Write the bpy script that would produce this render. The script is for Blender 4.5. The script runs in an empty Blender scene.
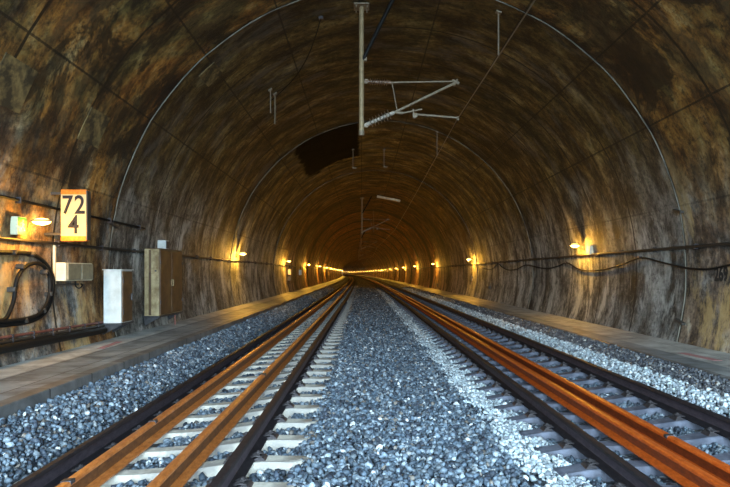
import bpy, bmesh, math, random
import numpy as np
from mathutils import Vector, Matrix
random.seed(7); rng = np.random.default_rng(11)
scene = bpy.context.scene
COL = scene.collection
PI = math.pi

# ---------------------------------------------------------------- measures
F = 568.0                 # focal length in photo pixels (730 wide)
CX, HY = 365.0, 273.0     # vanishing point of the straight part
CAMZ = 1.65
RC = 6400.0               # the tunnel bends gently to the left
TX, TH, TR = 0.676, 0.04, 5.92   # bore: centre and radius (heights relative to the camera)
Y0, Y1 = -5.0, 690.0
TILT = 0.12 / 1.507

def bend(s): return (s * s) / (2 * RC) if s > 0 else 0.0
def W(X, s, h): return Vector((X - bend(s), s, CAMZ + h))
def wall_at(px, py, off=0.0):
    """where the sight line of a photo pixel meets the bore, `off` metres in front of the lining"""
    a, b = (px - CX) / F, (HY - py) / F
    A = a * a + b * b; B = -2 * (a * TX + b * TH); C = TX * TX + TH * TH - (TR - off) ** 2
    z = (-B + math.sqrt(B * B - 4 * A * C)) / (2 * A)
    return Vector((a * z, z, CAMZ + b * z))
def wallx(h, side, off=0.0):
    return TX + side * math.sqrt((TR - off) ** 2 - (h - TH) ** 2)

def top_l(X): return -1.4045 + TILT * (X + 1.006)     # rail-top plane, left track
def top_r(X): return -1.61 + TILT * (X - 2.21)        # rail-top plane, right track
XL, XR = -1.76, 2.963                                  # track centres
PROFILE = [(-5.4, -1.62), (-3.60, -1.45), (-3.25, -1.53), (-2.98, -1.68), (-2.86, top_l(-2.86) - 0.250), (-0.62, top_l(-0.62) - 0.250),
           (-0.45, -1.575), (0.3, -1.61), (1.2, -1.70), (1.70, top_r(1.7) - 0.185), (1.85, top_r(1.85) - 0.248), (4.15, top_r(4.15) - 0.248),
           (4.32, -1.60), (4.6, -1.54), (4.98, -1.465), (6.5, -1.6)]
PXs = np.array([p[0] for p in PROFILE]); PHs = np.array([p[1] for p in PROFILE])
def bed(X): return np.interp(X, PXs, PHs)

# ---------------------------------------------------------------- helpers
def tag(o, label=None, cat=None, group=None, kind=None):
    if label: o['label'] = label
    if cat: o['category'] = cat
    if group: o['group'] = group
    if kind: o['kind'] = kind
    return o
def empty(name, loc=(0, 0, 0)):
    o = bpy.data.objects.new(name, None); COL.objects.link(o); o.location = loc
    o.empty_display_size = 0.1
    return o
class MB:
    def __init__(s): s.v = []; s.f = []
    def add(s, vs, fs):
        n = len(s.v); s.v += [tuple(p) for p in vs]; s.f += [tuple(i + n for i in f) for f in fs]; return s
    def box(s, c, d, M=None, bev=0.0):
        bm = bmesh.new(); bmesh.ops.create_cube(bm, size=1.0)
        for v in bm.verts: v.co = Vector((v.co.x * d[0], v.co.y * d[1], v.co.z * d[2]))
        if bev > 0: bmesh.ops.bevel(bm, geom=bm.edges[:], offset=bev, segments=2, affect='EDGES', profile=0.5)
        bm.verts.index_update()
        M = M or Matrix.Identity(3); c = Vector(c)
        s.add([c + M @ v.co for v in bm.verts], [[v.index for v in f.verts] for f in bm.faces]); bm.free(); return s
    def tube(s, pts, r, n=10, caps=True):
        pts = [Vector(p) for p in pts]; rs = r if isinstance(r, (list, tuple)) else [r] * len(pts)
        vs, fs = [], []; up = None
        for i, p in enumerate(pts):
            t = (pts[min(i + 1, len(pts) - 1)] - pts[max(i - 1, 0)])
            if t.length < 1e-9: t = Vector((0, 0, 1))
            t.normalize()
            if up is None:
                up = Vector((0, 0, 1)) if abs(t.z) < 0.9 else Vector((1, 0, 0))
            a = (up - t * up.dot(t))
            if a.length < 1e-4: a = t.orthogonal()
            a.normalize(); b = t.cross(a); up = a
            for k in range(n):
                w = 2 * PI * k / n; vs.append(p + a * (math.cos(w) * rs[i]) + b * (math.sin(w) * rs[i]))
        for i in range(len(pts) - 1):
            for k in range(n):
                fs.append((i * n + k, i * n + (k + 1) % n, (i + 1) * n + (k + 1) % n, (i + 1) * n + k))
        if caps:
            fs.append(tuple(range(n - 1, -1, -1))); m = (len(pts) - 1) * n; fs.append(tuple(m + k for k in range(n)))
        return s.add(vs, fs)
    def prism(s, poly, axis_vec, origin=(0, 0, 0), ex=(1, 0, 0), ey=(0, 0, 1)):
        o, ex, ey, av = Vector(origin), Vector(ex), Vector(ey), Vector(axis_vec); n = len(poly)
        vs = [o + ex * a + ey * b for a, b in poly] + [o + ex * a + ey * b + av for a, b in poly]
        fs = [tuple(range(n - 1, -1, -1)), tuple(range(n, 2 * n))] + [(i, (i + 1) % n, n + (i + 1) % n, n + i) for i in range(n)]
        return s.add(vs, fs)
    def ellipsoid(s, c, d, nu=16, nv=10, zmin=-1.0):
        c = Vector(c); vs, fs = [], []
        for j in range(nv + 1):
            w = -PI / 2 + PI * j / nv
            for i in range(nu):
                q = 2 * PI * i / nu
                vs.append(c + Vector((d[0] * math.cos(w) * math.cos(q), d[1] * math.cos(w) * math.sin(q), d[2] * max(math.sin(w), zmin))))
        for j in range(nv):
            for i in range(nu):
                fs.append((j * nu + i, j * nu + (i + 1) % nu, (j + 1) * nu + (i + 1) % nu, (j + 1) * nu + i))
        return s.add(vs, fs)
    def build(s, name, mat, parent=None, smooth=False, loc=None):
        me = bpy.data.meshes.new(name); me.from_pydata(s.v, [], s.f)
        bm = bmesh.new(); bm.from_mesh(me); bmesh.ops.recalc_face_normals(bm, faces=bm.faces[:]); bm.to_mesh(me); bm.free()
        me.materials.append(mat)
        if smooth:
            me.shade_smooth()
            try: me.set_sharp_from_angle(angle=math.radians(40))
            except Exception: pass
        o = bpy.data.objects.new(name, me); COL.objects.link(o)
        if parent: o.parent = parent
        if loc is not None: o.location = loc
        return o
def copy_tree(o, parent=None):
    c = o.copy(); COL.objects.link(c)
    if parent: c.parent = parent
    for ch in [x for x in o.children]: copy_tree(ch, c)
    return c
def spline(pts, n=8):
    """Catmull-Rom through the points"""
    P = [Vector(p) for p in pts]; out = []
    P = [P[0] * 2 - P[1]] + P + [P[-1] * 2 - P[-2]]
    for i in range(1, len(P) - 2):
        for k in range(n):
            t = k / n
            out.append(0.5 * ((2 * P[i]) + (P[i + 1] - P[i - 1]) * t + (2 * P[i - 1] - 5 * P[i] + 4 * P[i + 1] - P[i + 2]) * t * t
                              + (3 * P[i] - P[i - 1] - 3 * P[i + 1] + P[i + 2]) * t ** 3))
    out.append(P[-2]); return out

# ---------------------------------------------------------------- materials
class NT:
    def __init__(s, name):
        s.m = bpy.data.materials.new(name); s.m.use_nodes = True; s.t = s.m.node_tree; s.n = s.t.nodes
        s.b = s.n['Principled BSDF']; s.out = s.n['Material Output']
    def node(s, kind, **kw):
        x = s.n.new(kind)
        for k, v in kw.items(): setattr(x, k, v)
        return x
    def link(s, a, b): s.t.links.new(a, b)
    def put(s, sock, v):
        if hasattr(v, 'is_output') or isinstance(v, bpy.types.NodeSocket): s.link(v, sock)
        else: sock.default_value = v
    def math(s, op, a, b=0.0, c=0.0, clamp=False):
        x = s.node('ShaderNodeMath', operation=op, use_clamp=clamp)
        s.put(x.inputs[0], a); s.put(x.inputs[1], b); s.put(x.inputs[2], c); return x.outputs[0]
    def noise(s, vec, scale, detail=4, rough=0.55, dist=0.0):
        x = s.node('ShaderNodeTexNoise'); s.put(x.inputs['Scale'], scale); x.inputs['Detail'].default_value = detail
        x.inputs['Roughness'].default_value = rough; x.inputs['Distortion'].default_value = dist
        if vec is not None: s.link(vec, x.inputs['Vector'])
        return x.outputs['Fac']
    def ramp(s, fac, stops, interp='LINEAR'):
        x = s.node('ShaderNodeValToRGB'); cr = x.color_ramp; cr.interpolation = interp
        while len(cr.elements) < len(stops): cr.elements.new(0.5)
        for e, (p, c) in zip(cr.elements, stops):
            e.position = p; e.color = (c, c, c, 1) if isinstance(c, (int, float)) else (*c, 1)
        s.put(x.inputs[0], fac); return x.outputs[0]
    def mix(s, fac, a, b, mode='MIX'):
        x = s.node('ShaderNodeMix', data_type='RGBA', blend_type=mode)
        s.put(x.inputs[0], fac)
        s.put(x.inputs[6], a if not isinstance(a, tuple) else (*a[:3], 1)); s.put(x.inputs[7], b if not isinstance(b, tuple) else (*b[:3], 1))
        return x.outputs[2]
    def mapr(s, v, a, b, c=0.0, d=1.0):
        x = s.node('ShaderNodeMapRange'); x.interpolation_type = 'SMOOTHSTEP'
        s.put(x.inputs[0], v)
        for i, q in zip((1, 2, 3, 4), (a, b, c, d)): x.inputs[i].default_value = q
        return x.outputs[0]
    def comb(s, x_, y_, z_=0.0):
        x = s.node('ShaderNodeCombineXYZ'); s.put(x.inputs[0], x_); s.put(x.inputs[1], y_); s.put(x.inputs[2], z_); return x.outputs[0]
    def bump(s, h, strength=0.3, dist=0.02):
        x = s.node('ShaderNodeBump'); x.inputs['Strength'].default_value = strength; x.inputs['Distance'].default_value = dist
        s.put(x.inputs['Height'], h); s.link(x.outputs[0], s.b.inputs['Normal'])
    def obj(s): return s.node('ShaderNodeTexCoord').outputs['Object']
def simple(name, col, rough=0.6, metal=0.0, var=0.25, scale=12.0, bump=0.15, col2=None, spec=0.4):
    t = NT(name); o = t.obj(); n = t.noise(o, scale, 5, 0.6)
    d = tuple(c * (1 - var) for c in col); l = tuple(min(1, c * (1 + var)) for c in col)
    c = t.ramp(n, [(0.3, d), (0.7, l)])
    if col2: c = t.mix(t.ramp(t.noise(o, scale * 0.35, 5, 0.65), [(0.48, 0.0), (0.62, 1.0)]), c, col2)
    t.link(c, t.b.inputs['Base Color']); t.b.inputs['Roughness'].default_value = rough; t.b.inputs['Metallic'].default_value = metal
    t.b.inputs['Specular IOR Level'].default_value = spec
    if bump: t.bump(t.noise(o, scale * 6, 3), bump, 0.01)
    return t.m
def emit(name, col, strength):
    t = NT(name); t.b.inputs['Base Color'].default_value = (0.8, 0.75, 0.6, 1)
    t.b.inputs['Emission Color'].default_value = (*col, 1); t.b.inputs['Emission Strength'].default_value = strength
    return t.m

def lining():
    """sooty, streaked concrete lining; UV in metres: u = arc length from the crown, v = distance along the bore"""
    t = NT('lining_concrete')
    uv = t.node('ShaderNodeUVMap'); uv.uv_map = 'metres'
    sep = t.node('ShaderNodeSeparateXYZ'); t.link(uv.outputs[0], sep.inputs[0]); u, v = sep.outputs[0], sep.outputs[1]
    au = t.math('ABSOLUTE', u)
    P = t.comb(u, v)
    big = t.noise(P, 0.38, 6, 0.62, 0.3)
    mid = t.noise(t.comb(t.math('MULTIPLY', u, 0.7), t.math('MULTIPLY', v, 1.3), 3.3), 1.25, 9, 0.72, 0.15)
    streak = t.noise(t.comb(t.math('MULTIPLY', u, 0.3), t.math('MULTIPLY', v, 1.5), 7.0), 1.5, 8, 0.68, 0.1)
    streak2 = t.noise(t.comb(t.math('MULTIPLY', u, 0.5), t.math('MULTIPLY', v, 3.4), 1.0), 1.6, 8, 0.7, 0.1)
    fine = t.noise(P, 7.0, 8, 0.8)
    low = t.mapr(t.math('ADD', au, t.math('MULTIPLY', t.math('SUBTRACT', big, 0.5), 4.0)), 6.2, 9.2)   # lower walls carry less soot
    near = t.mapr(v, 11.63, 11.65, 1.0, 0.0)                       # the first ring is another, rustier pour
    # ring tint: every 10.6 m pour differs
    ring = t.node('ShaderNodeTexWhiteNoise', noise_dimensions='1D')
    t.link(t.math('FLOOR', t.math('DIVIDE', t.math('SUBTRACT', v, 1.04), 10.6)), ring.inputs['W'])
    rt = ring.outputs['Value']
    soot = t.ramp(mid, [(0.36, (0.008, 0.006, 0.003)), (0.47, (0.055, 0.041, 0.013)), (0.56, (0.16, 0.125, 0.04)), (0.68, (0.40, 0.33, 0.14))])
    grey = t.ramp(mid, [(0.36, (0.026, 0.027, 0.027)), (0.46, (0.125, 0.132, 0.13)), (0.55, (0.32, 0.335, 0.33)), (0.68, (0.68, 0.70, 0.69))])
    rust = t.ramp(mid, [(0.36, (0.022, 0.009, 0.003)), (0.46, (0.15, 0.06, 0.012)), (0.56, (0.42, 0.20, 0.04)), (0.68, (0.62, 0.48, 0.22))])
    base = t.mix(low, soot, grey)
    rmask = t.ramp(t.noise(t.comb(t.math('MULTIPLY', u, 0.7), v, 11.0), 0.55, 6, 0.65, 1.0), [(0.40, 0.0), (0.54, 1.0)])
    base = t.mix(t.math('MULTIPLY', rmask, t.math('ADD', t.math('MULTIPLY', near, t.mapr(u, -2.0, 3.0, 0.9, 0.5)), t.math('MULTIPLY', t.math('SUBTRACT', 1.0, low), 0.15))), base, rust)
    # streaks that run down the arch
    base = t.mix(t.ramp(streak, [(0.32, 0.75), (0.5, 0.0)]), base, (0.012, 0.009, 0.005))
    base = t.mix(t.math('MULTIPLY', t.ramp(streak2, [(0.55, 0.0), (0.72, 0.55)]), t.math('ADD', t.math('MULTIPLY', low, 0.75), 0.18)), base, (0.48, 0.48, 0.43))
    base = t.mix(t.ramp(big, [(0.25, 0.75), (0.45, 0.0)]), base, (0.016, 0.011, 0.006))
    base = t.mix(t.ramp(fine, [(0.36, 0.85), (0.52, 0.0)]), base, (0.012, 0.01, 0.007))
    base = t.mix(t.math('MULTIPLY', t.ramp(fine, [(0.56, 0.0), (0.68, 0.6)]), t.math('ADD', t.math('MULTIPLY', low, 0.7), 0.25)), base, t.mix(near, (0.53, 0.52, 0.46), (0.55, 0.42, 0.22)))
    base = t.mix(0.75, base, t.ramp(rt, [(0.0, 0.5), (0.5, 0.95), (1.0, 1.3)]), 'MULTIPLY')
    blot = t.ramp(t.noise(t.comb(t.math('MULTIPLY', u, 0.8), v, 29.4), 0.8, 8, 0.7, 0.5), [(0.485, 0.0), (0.545, 1.0)])
    base = t.mix(t.math('MULTIPLY', blot, t.math('MULTIPLY', t.math('ADD', t.math('MULTIPLY', near, 0.65), 0.2), t.math('SUBTRACT', 1.0, t.math('MULTIPLY', low, 0.85)))), base, (0.014, 0.010, 0.006))
    pale = t.ramp(t.noise(t.comb(t.math('MULTIPLY', u, 0.5), t.math('MULTIPLY', v, 1.3), 41.0), 0.9, 9, 0.75, 0.3), [(0.52, 0.0), (0.60, 0.7)])
    base = t.mix(t.math('MULTIPLY', pale, t.math('ADD', t.math('MULTIPLY', low, 0.8), 0.12)), base, t.mix(near, (0.55, 0.57, 0.54), (0.60, 0.42, 0.18)))
    deep = t.mapr(v, 28.0, 58.0)                                   # the inner rings are rustier, with wide dark joints
    base = t.mix(deep, base, t.mix(1.0, base, (1.7, 0.88, 0.5), 'MULTIPLY'))
    jd = t.math('ABSOLUTE', t.math('SUBTRACT', t.math('FRACT', t.math('DIVIDE', t.math('SUBTRACT', v, 1.04 - 53.0), 10.6)), 0.5))
    base = t.mix(t.math('MULTIPLY', t.mapr(t.math('ADD', jd, t.math('MULTIPLY', t.math('SUBTRACT', mid, 0.5), 0.06)), 0.37, 0.45), t.math('ADD', t.math('MULTIPLY', deep, 0.72), 0.2)), base, (0.008, 0.005, 0.003))
    # formwork joints
    fu = t.math('ABSOLUTE', t.math('SUBTRACT', t.math('FRACT', t.math('DIVIDE', t.math('ADD', u, 101.4 + 0.02), 1.75)), 0.5))
    wob = t.math('MULTIPLY', t.math('SUBTRACT', fine, 0.5), 0.012)
    lu = t.math('LESS_THAN', t.math('ADD', fu, wob), 0.011)
    fv = t.math('ABSOLUTE', t.math('SUBTRACT', t.math('FRACT', t.math('DIVIDE', t.math('SUBTRACT', v, 1.04 - 53.0), 2.12)), 0.5))
    lv = t.math('GREATER_THAN', t.math('ADD', fv, wob), 0.487)
    lines = t.math('MAXIMUM', t.math('MULTIPLY', lu, t.math('SUBTRACT', 0.75, t.math('MULTIPLY', low, 0.65))), t.math('MULTIPLY', lv, t.math('ADD', t.math('MULTIPLY', mid, 0.7), 0.5)), clamp=True)
    base = t.mix(lines, base, (0.008, 0.006, 0.004))
    # black soot patch past the second joint, above the left track
    e1 = t.math('MULTIPLY', t.mapr(v, 22.2, 22.35), t.mapr(t.math('ADD', v, t.math('MULTIPLY', mid, 5.0)), 31.0, 31.6, 1.0, 0.0))
    e2 = t.math('MULTIPLY', t.mapr(t.math('ADD', u, t.math('MULTIPLY', mid, 1.2)), -3.2, -3.0), t.mapr(t.math('ADD', u, t.math('MULTIPLY', fine, 0.5)), -0.7, -0.6, 1.0, 0.0))
    patch = t.math('MULTIPLY', e1, e2)
    base = t.mix(t.math('MULTIPLY', patch, 0.98), base, (0.003, 0.003, 0.0035))
    t.link(t.math('SUBTRACT', 0.3, t.math('MULTIPLY', patch, 0.28)), t.b.inputs['Specular IOR Level'])
    t.link(base, t.b.inputs['Base Color'])
    t.b.inputs['Roughness'].default_value = 0.72
    hgt = t.math('SUBTRACT', t.math('ADD', t.math('MULTIPLY', mid, 1.0), t.math('MULTIPLY', fine, 0.5)), t.math('MULTIPLY', lines, 0.6))
    t.bump(hgt, 0.7, 0.05)
    return t.m
M_LIN = lining()

def paving(name, c1, c2, bw, rh, mortar):
    t = NT(name); o = t.obj(); br = t.node('ShaderNodeTexBrick')
    mp = t.node('ShaderNodeMapping'); t.link(o, mp.inputs[0]); mp.inputs['Rotation'].default_value = (0, 0, PI / 2); t.link(mp.outputs[0], br.inputs['Vector'])
    br.inputs['Scale'].default_value = 1.0; br.inputs['Brick Width'].default_value = bw; br.inputs['Row Height'].default_value = rh
    br.inputs['Mortar Size'].default_value = mortar; br.inputs['Color1'].default_value = (*c1, 1); br.inputs['Color2'].default_value = (*c2, 1)
    br.inputs['Mortar'].default_value = (0.02, 0.02, 0.02, 1)
    n = t.noise(o, 2.2, 7, 0.65, 0.4)
    c = t.mix(1.0, br.outputs['Color'], t.ramp(n, [(0.28, 0.35), (0.5, 0.95), (0.75, 1.6)]), 'MULTIPLY')
    t.link(c, t.b.inputs['Base Color']); t.b.inputs['Roughness'].default_value = 0.55
    t.bump(t.math('ADD', t.math('MULTIPLY', br.outputs['Fac'], -1.0), t.math('MULTIPLY', t.noise(o, 30, 4), 0.4)), 0.4, 0.01)
    return t.m
M_PAVE = paving('dark_paving', (0.17, 0.20, 0.225), (0.255, 0.28, 0.295), 1.0, 0.5, 0.008)
M_STRIP = paving('pale_concrete_strip', (0.38, 0.40, 0.40), (0.44, 0.46, 0.455), 4.0, 2.0, 0.006)
M_KERB = paving('kerb_concrete', (0.10, 0.105, 0.11), (0.14, 0.14, 0.14), 1.0, 3.0, 0.012)

def stones(name):
    t = NT(name); a = t.node('ShaderNodeAttribute'); a.attribute_name = 'stone_tone'
    n = t.noise(t.obj(), 60, 3, 0.6)
    t.link(t.mix(1.0, a.outputs['Color'], t.ramp(n, [(0.3, 0.7), (0.7, 1.2)]), 'MULTIPLY'), t.b.inputs['Base Color'])
    t.b.inputs['Roughness'].default_value = 0.6; t.b.inputs['Specular IOR Level'].default_value = 0.4
    return t.m
M_STONE = stones('crushed_stone')
def bedmat():
    t = NT('ballast_bed'); o = t.obj()
    vo = t.node('ShaderNodeTexVoronoi'); vo.inputs['Scale'].default_value = 17.0; t.link(o, vo.inputs['Vector'])
    bw = t.node('ShaderNodeSeparateColor'); t.link(vo.outputs['Color'], bw.inputs[0])
    c = t.ramp(bw.outputs[0], [(0.0, (0.035, 0.042, 0.055)), (0.6, (0.14, 0.16, 0.19)), (1.0, (0.36, 0.39, 0.42))])
    t.link(c, t.b.inputs['Base Color']); t.b.inputs['Roughness'].default_value = 0.7
    t.bump(vo.outputs['Distance'], 0.9, 0.05); return t.m
M_BED = bedmat()

def rustrail(name, dark, mid, light, rough=0.42, spec=0.55):
    t = NT(name); o = t.obj()
    mp = t.node('ShaderNodeMapping'); t.link(o, mp.inputs[0]); mp.inputs['Scale'].default_value = (1, 0.4, 1)
    n = t.noise(mp.outputs[0], 30, 6, 0.7); n2 = t.noise(o, 3, 6, 0.7)
    c = t.ramp(n, [(0.28, dark), (0.5, mid), (0.75, light)])
    c = t.mix(t.ramp(n2, [(0.55, 0.0), (0.75, 0.5)]), c, dark)
    t.link(c, t.b.inputs['Base Color']); t.b.inputs['Roughness'].default_value = rough; t.b.inputs['Metallic'].default_value = 0.15
    t.b.inputs['Specular IOR Level'].default_value = spec
    t.bump(t.noise(o, 80, 3), 0.15, 0.004); return t.m
M_RUST_L = rustrail('orange_rust', (0.26, 0.075, 0.018), (0.50, 0.165, 0.04), (0.70, 0.29, 0.09), 0.38)
M_RUST_R = rustrail('red_rust', (0.30, 0.045, 0.006), (0.56, 0.105, 0.014), (0.74, 0.19, 0.035), 0.36)
M_RUSTW = rustrail('shaded_rust_web', (0.07, 0.026, 0.008), (0.16, 0.06, 0.015), (0.27, 0.11, 0.03), 0.6)  # rust darkened to paint in the shade beneath the rail head
M_RUSTW2 = rustrail('shaded_red_rust_web', (0.10, 0.02, 0.004), (0.22, 0.045, 0.008), (0.34, 0.08, 0.018), 0.6)  # same painted groove shade for the red pair
M_RAIL = rustrail('dark_rail_head', (0.012, 0.011, 0.014), (0.022, 0.02, 0.024), (0.04, 0.036, 0.04), 0.55, 0.12)
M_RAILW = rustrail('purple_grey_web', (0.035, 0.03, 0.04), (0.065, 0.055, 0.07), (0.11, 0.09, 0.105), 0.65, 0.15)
M_SLEEP_L = simple('pale_concrete', (0.56, 0.54, 0.48), 0.8, 0, 0.22, 9, 0.2, (0.33, 0.32, 0.30))
M_SLEEP_R = simple('bluish_grey_concrete', (0.115, 0.13, 0.175), 0.75, 0, 0.35, 9, 0.2, (0.06, 0.07, 0.10))
M_CLIP = simple('dark_clip_steel', (0.06, 0.055, 0.06), 0.5, 0.5, 0.3, 40)
M_BLACK = simple('black_rubber', (0.006, 0.006, 0.006), 0.6, 0, 0.3, 20, 0.15, None, 0.2)
M_PIPE = simple('dark_conduit', (0.035, 0.028, 0.022), 0.5, 0.2, 0.3, 15)
M_REDPIPE = simple('red_brown_conduit', (0.16, 0.06, 0.045), 0.6, 0.1, 0.35, 15)
M_GALV = simple('weathered_galvanised', (0.20, 0.165, 0.115), 0.55, 0.2, 0.25, 20)
M_MAST = simple('brownish_galvanised', (0.30, 0.23, 0.13), 0.5, 0.2, 0.25, 14)
M_INS = simple('brown_porcelain', (0.16, 0.09, 0.05), 0.35, 0, 0.2, 20, 0.0, None, 0.6)
M_INSG = simple('grey_insulator', (0.30, 0.26, 0.21), 0.4, 0, 0.2, 20, 0.0)
M_LAMPH = simple('lamp_housing', (0.05, 0.045, 0.04), 0.5, 0.2, 0.2, 20)
M_GLOW = emit('sodium_glow', (1.0, 0.60, 0.13), 9.0)
M_WHITE = simple('pale_grey_paint', (0.56, 0.59, 0.58), 0.55, 0, 0.1, 5, 0.05, (0.44, 0.46, 0.44))
M_BROWN = simple('brown_paint', (0.085, 0.052, 0.03), 0.5, 0.1, 0.3, 6, 0.1, (0.14, 0.085, 0.04))
M_TAN = simple('stained_tan_paint', (0.34, 0.27, 0.15), 0.5, 0.0, 0.35, 5, 0.1, (0.16, 0.10, 0.04))
M_CREAM = simple('cream_paint', (0.62, 0.56, 0.40), 0.5, 0.0, 0.2, 8, 0.1)
M_OLIVE = simple('olive_grey_paint', (0.22, 0.19, 0.12), 0.5, 0.0, 0.25, 10, 0.1)
M_SHELF = simple('dark_steel_shelf', (0.05, 0.05, 0.055), 0.5, 0.3, 0.3, 15)
M_SIGN = simple('enamel_cream', (0.46, 0.37, 0.20), 0.5, 0, 0.06, 6, 0.02)
M_ORANGE = simple('orange_reflector', (0.50, 0.15, 0.01), 0.5, 0, 0.35, 25, 0.02)
M_DIGIT = simple('dark_numeral_paint', (0.025, 0.025, 0.03), 0.8, 0, 0.15, 30, 0, None, 0.1)
M_BLACKP = simple('black_wall_paint', (0.012, 0.012, 0.012), 0.7, 0, 0.3, 30, 0)
M_GREEN = simple('exit_green', (0.006, 0.16, 0.025), 0.4, 0, 0.1, 10, 0)
M_EXITW = simple('exit_white', (0.5, 0.52, 0.38), 0.4, 0, 0.05, 10, 0)
M_DRAIN = simple('pale_joint_strip', (0.13, 0.12, 0.095), 0.7, 0.0, 0.35, 3, 0.1, (0.04, 0.034, 0.024))
M_DRAIN2 = simple('stained_joint_strip', (0.15, 0.13, 0.09), 0.6, 0.0, 0.4, 3, 0.1, (0.02, 0.017, 0.012))
M_PATCH = simple('mortar_patch', (0.16, 0.115, 0.045), 0.8, 0, 0.6, 9, 0.3, (0.04, 0.03, 0.014))
M_PINK = simple('red_marking_paint', (0.42, 0.19, 0.20), 0.7, 0, 0.3, 20, 0, (0.28, 0.25, 0.24))
M_COPPER = simple('wire_metal', (0.22, 0.19, 0.15), 0.35, 0.6, 0.1, 10, 0)

# ---------------------------------------------------------------- setting
def stations(a=Y0, b=Y1):
    out = [a]; 
    while out[-1] < b:
        s = out[-1]; out.append(s + (0.53 if s < 40 else 2.65 if s < 120 else 5.3))
    return out
ST = stations()
A_BASE_L = PI + math.asin((1.62 + TH) / TR); A_BASE_R = -math.asin((1.62 + TH) / TR)
def bore(name, a0, a1, n, kind='structure'):
    vs, fs, uvs = [], [], []
    for s in ST:
        for i in range(n + 1):
            a = a0 + (a1 - a0) * i / n
            vs.append(W(TX + TR * math.cos(a), s, TH + TR * math.sin(a))); uvs.append((TR * (PI / 2 - a), s))
    for j in range(len(ST) - 1):
        for i in range(n):
            fs.append((j * (n + 1) + i, j * (n + 1) + i + 1, (j + 1) * (n + 1) + i + 1, (j + 1) * (n + 1) + i))
    me = bpy.data.meshes.new(name); me.from_pydata([tuple(v) for v in vs], [], fs)
    l = me.uv_layers.new(name='metres')
    for p in me.polygons:
        p.use_smooth = True
        for li in p.loop_indices: l.data[li].uv = uvs[me.loops[li].vertex_index]
    me.materials.append(M_LIN); o = bpy.data.objects.new(name, me); COL.objects.link(o); tag(o, kind=kind); return o
bore('wall_right', A_BASE_R, math.radians(35), 14)
bore('ceiling', math.radians(35), math.radians(145), 28)
bore('wall_left', math.radians(145), A_BASE_L, 14)

def sweep_sheet(name, prof, mat, kind='structure', a=Y0 - 40, b=Y1):
    sts = [a, Y0] + ST[1:]
    vs = [W(x, s, h) for s in sts for x, h in prof]; n = len(prof)
    fs = [(j * n + i, j * n + i + 1, (j + 1) * n + i + 1, (j + 1) * n + i) for j in range(len(sts) - 1) for i in range(n - 1)]
    return tag(MB().add(vs, fs).build(name, mat), kind=kind)
sweep_sheet('floor', [(x, h - 0.035) for x, h in PROFILE], M_BED)
PL, PR = -1.325, -1.425           # walkway levels
sweep_sheet('path_left', [(-3.78, PL), (-4.55, PL)], M_PAVE, b=Y1)
sweep_sheet('path_left_strip', [(-4.55, PL), (-5.2, PL + 0.012)], M_STRIP)
sweep_sheet('kerb_left', [(-3.60, -1.75), (-3.60, PL - 0.01), (-3.61, PL), (-3.78, PL)], M_KERB)
sweep_sheet('path_right', [(5.02, PR), (5.46, PR)], M_PAVE)
sweep_sheet('path_right_strip', [(5.46, PR), (6.6, PR + 0.012)], M_STRIP)
sweep_sheet('kerb_right', [(4.98, -1.75), (4.98, PR - 0.01), (5.02, PR)], M_KERB)
g = MB().add([(-60, -60, -0.12), (-4.0, -60, -0.12), (-4.0, Y0, -0.12), (-60, Y0, -0.12), (60, -60, -0.12), (6, -60, -0.12), (6, Y0, -0.12), (60, Y0, -0.12)],
             [(0, 1, 2, 3), (5, 4, 7, 6)])
tag(g.build('ground', M_BED), kind='structure')

# ---------------------------------------------------------------- rails
RAIL_P = [(-.075, 0), (.075, 0), (.075, .011), (.03, .024), (.0085, .040), (.0085, .120), (.014, .130), (.036, .138), (.036, .160), (.030, .169), (.014, .172),
          (-.014, .172), (-.030, .169), (-.036, .160), (-.036, .138), (-.014, .130), (-.0085, .120), (-.0085, .040), (-.03, .024), (-.075, .011)]
def rail(name, X, top, mat, web, label, clamps=(), s0=Y0, group=None, notches=()):
    sts = set([s0] + [s for s in ST if s > s0])
    for c, hl in notches: sts |= {c - hl - .012, c - hl, c - hl * .5, c, c + hl * .5, c + hl, c + hl + .012}
    sts = sorted(sts); ca = math.atan(TILT); c_, s_ = math.cos(ca), math.sin(ca); vs = []; n = len(RAIL_P)
    for s in sts:
        dip = 0.0
        for c, hl in notches:
            if abs(s - c) <= hl + 1e-6: dip = 0.030
        for a, b in RAIL_P:
            if b > 0.15: b -= dip * (1 if a > -0.02 else 0.8)
            b -= 0.172
            vs.append(W(X + a * c_ - b * s_, s, top(X) + a * s_ + b * c_))
    fs = [(j * n + i, j * n + (i + 1) % n, (j + 1) * n + (i + 1) % n, (j + 1) * n + i) for j in range(len(sts) - 1) for i in range(n)]
    fs += [tuple(range(n - 1, -1, -1)), tuple((len(sts) - 1) * n + i for i in range(n))]
    o = MB().add(vs, fs).build(name, mat, smooth=True)
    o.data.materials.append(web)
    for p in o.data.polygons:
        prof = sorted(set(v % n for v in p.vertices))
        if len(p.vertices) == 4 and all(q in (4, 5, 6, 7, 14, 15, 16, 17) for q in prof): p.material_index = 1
    for c, hl in clamps:  # dark block added to stand in for a dark notch in the head
        p = W(X, c, top(X) - .012)
        MB().box((0, 0, 0), (.082, hl * 2, .034), Matrix.Rotation(-ca, 3, 'Y'), .008).build('notch_block', M_CLIP, o, loc=p)
    return tag(o, label, 'rail', group)
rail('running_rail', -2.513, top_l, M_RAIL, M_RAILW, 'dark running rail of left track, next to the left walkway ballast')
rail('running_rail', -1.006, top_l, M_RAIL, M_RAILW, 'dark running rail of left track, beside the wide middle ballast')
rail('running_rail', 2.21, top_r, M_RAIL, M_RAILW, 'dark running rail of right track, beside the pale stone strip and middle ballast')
rail('running_rail', 3.716, top_r, M_RAIL, M_RAILW, 'dark running rail of right track, nearest the right walkway')
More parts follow.
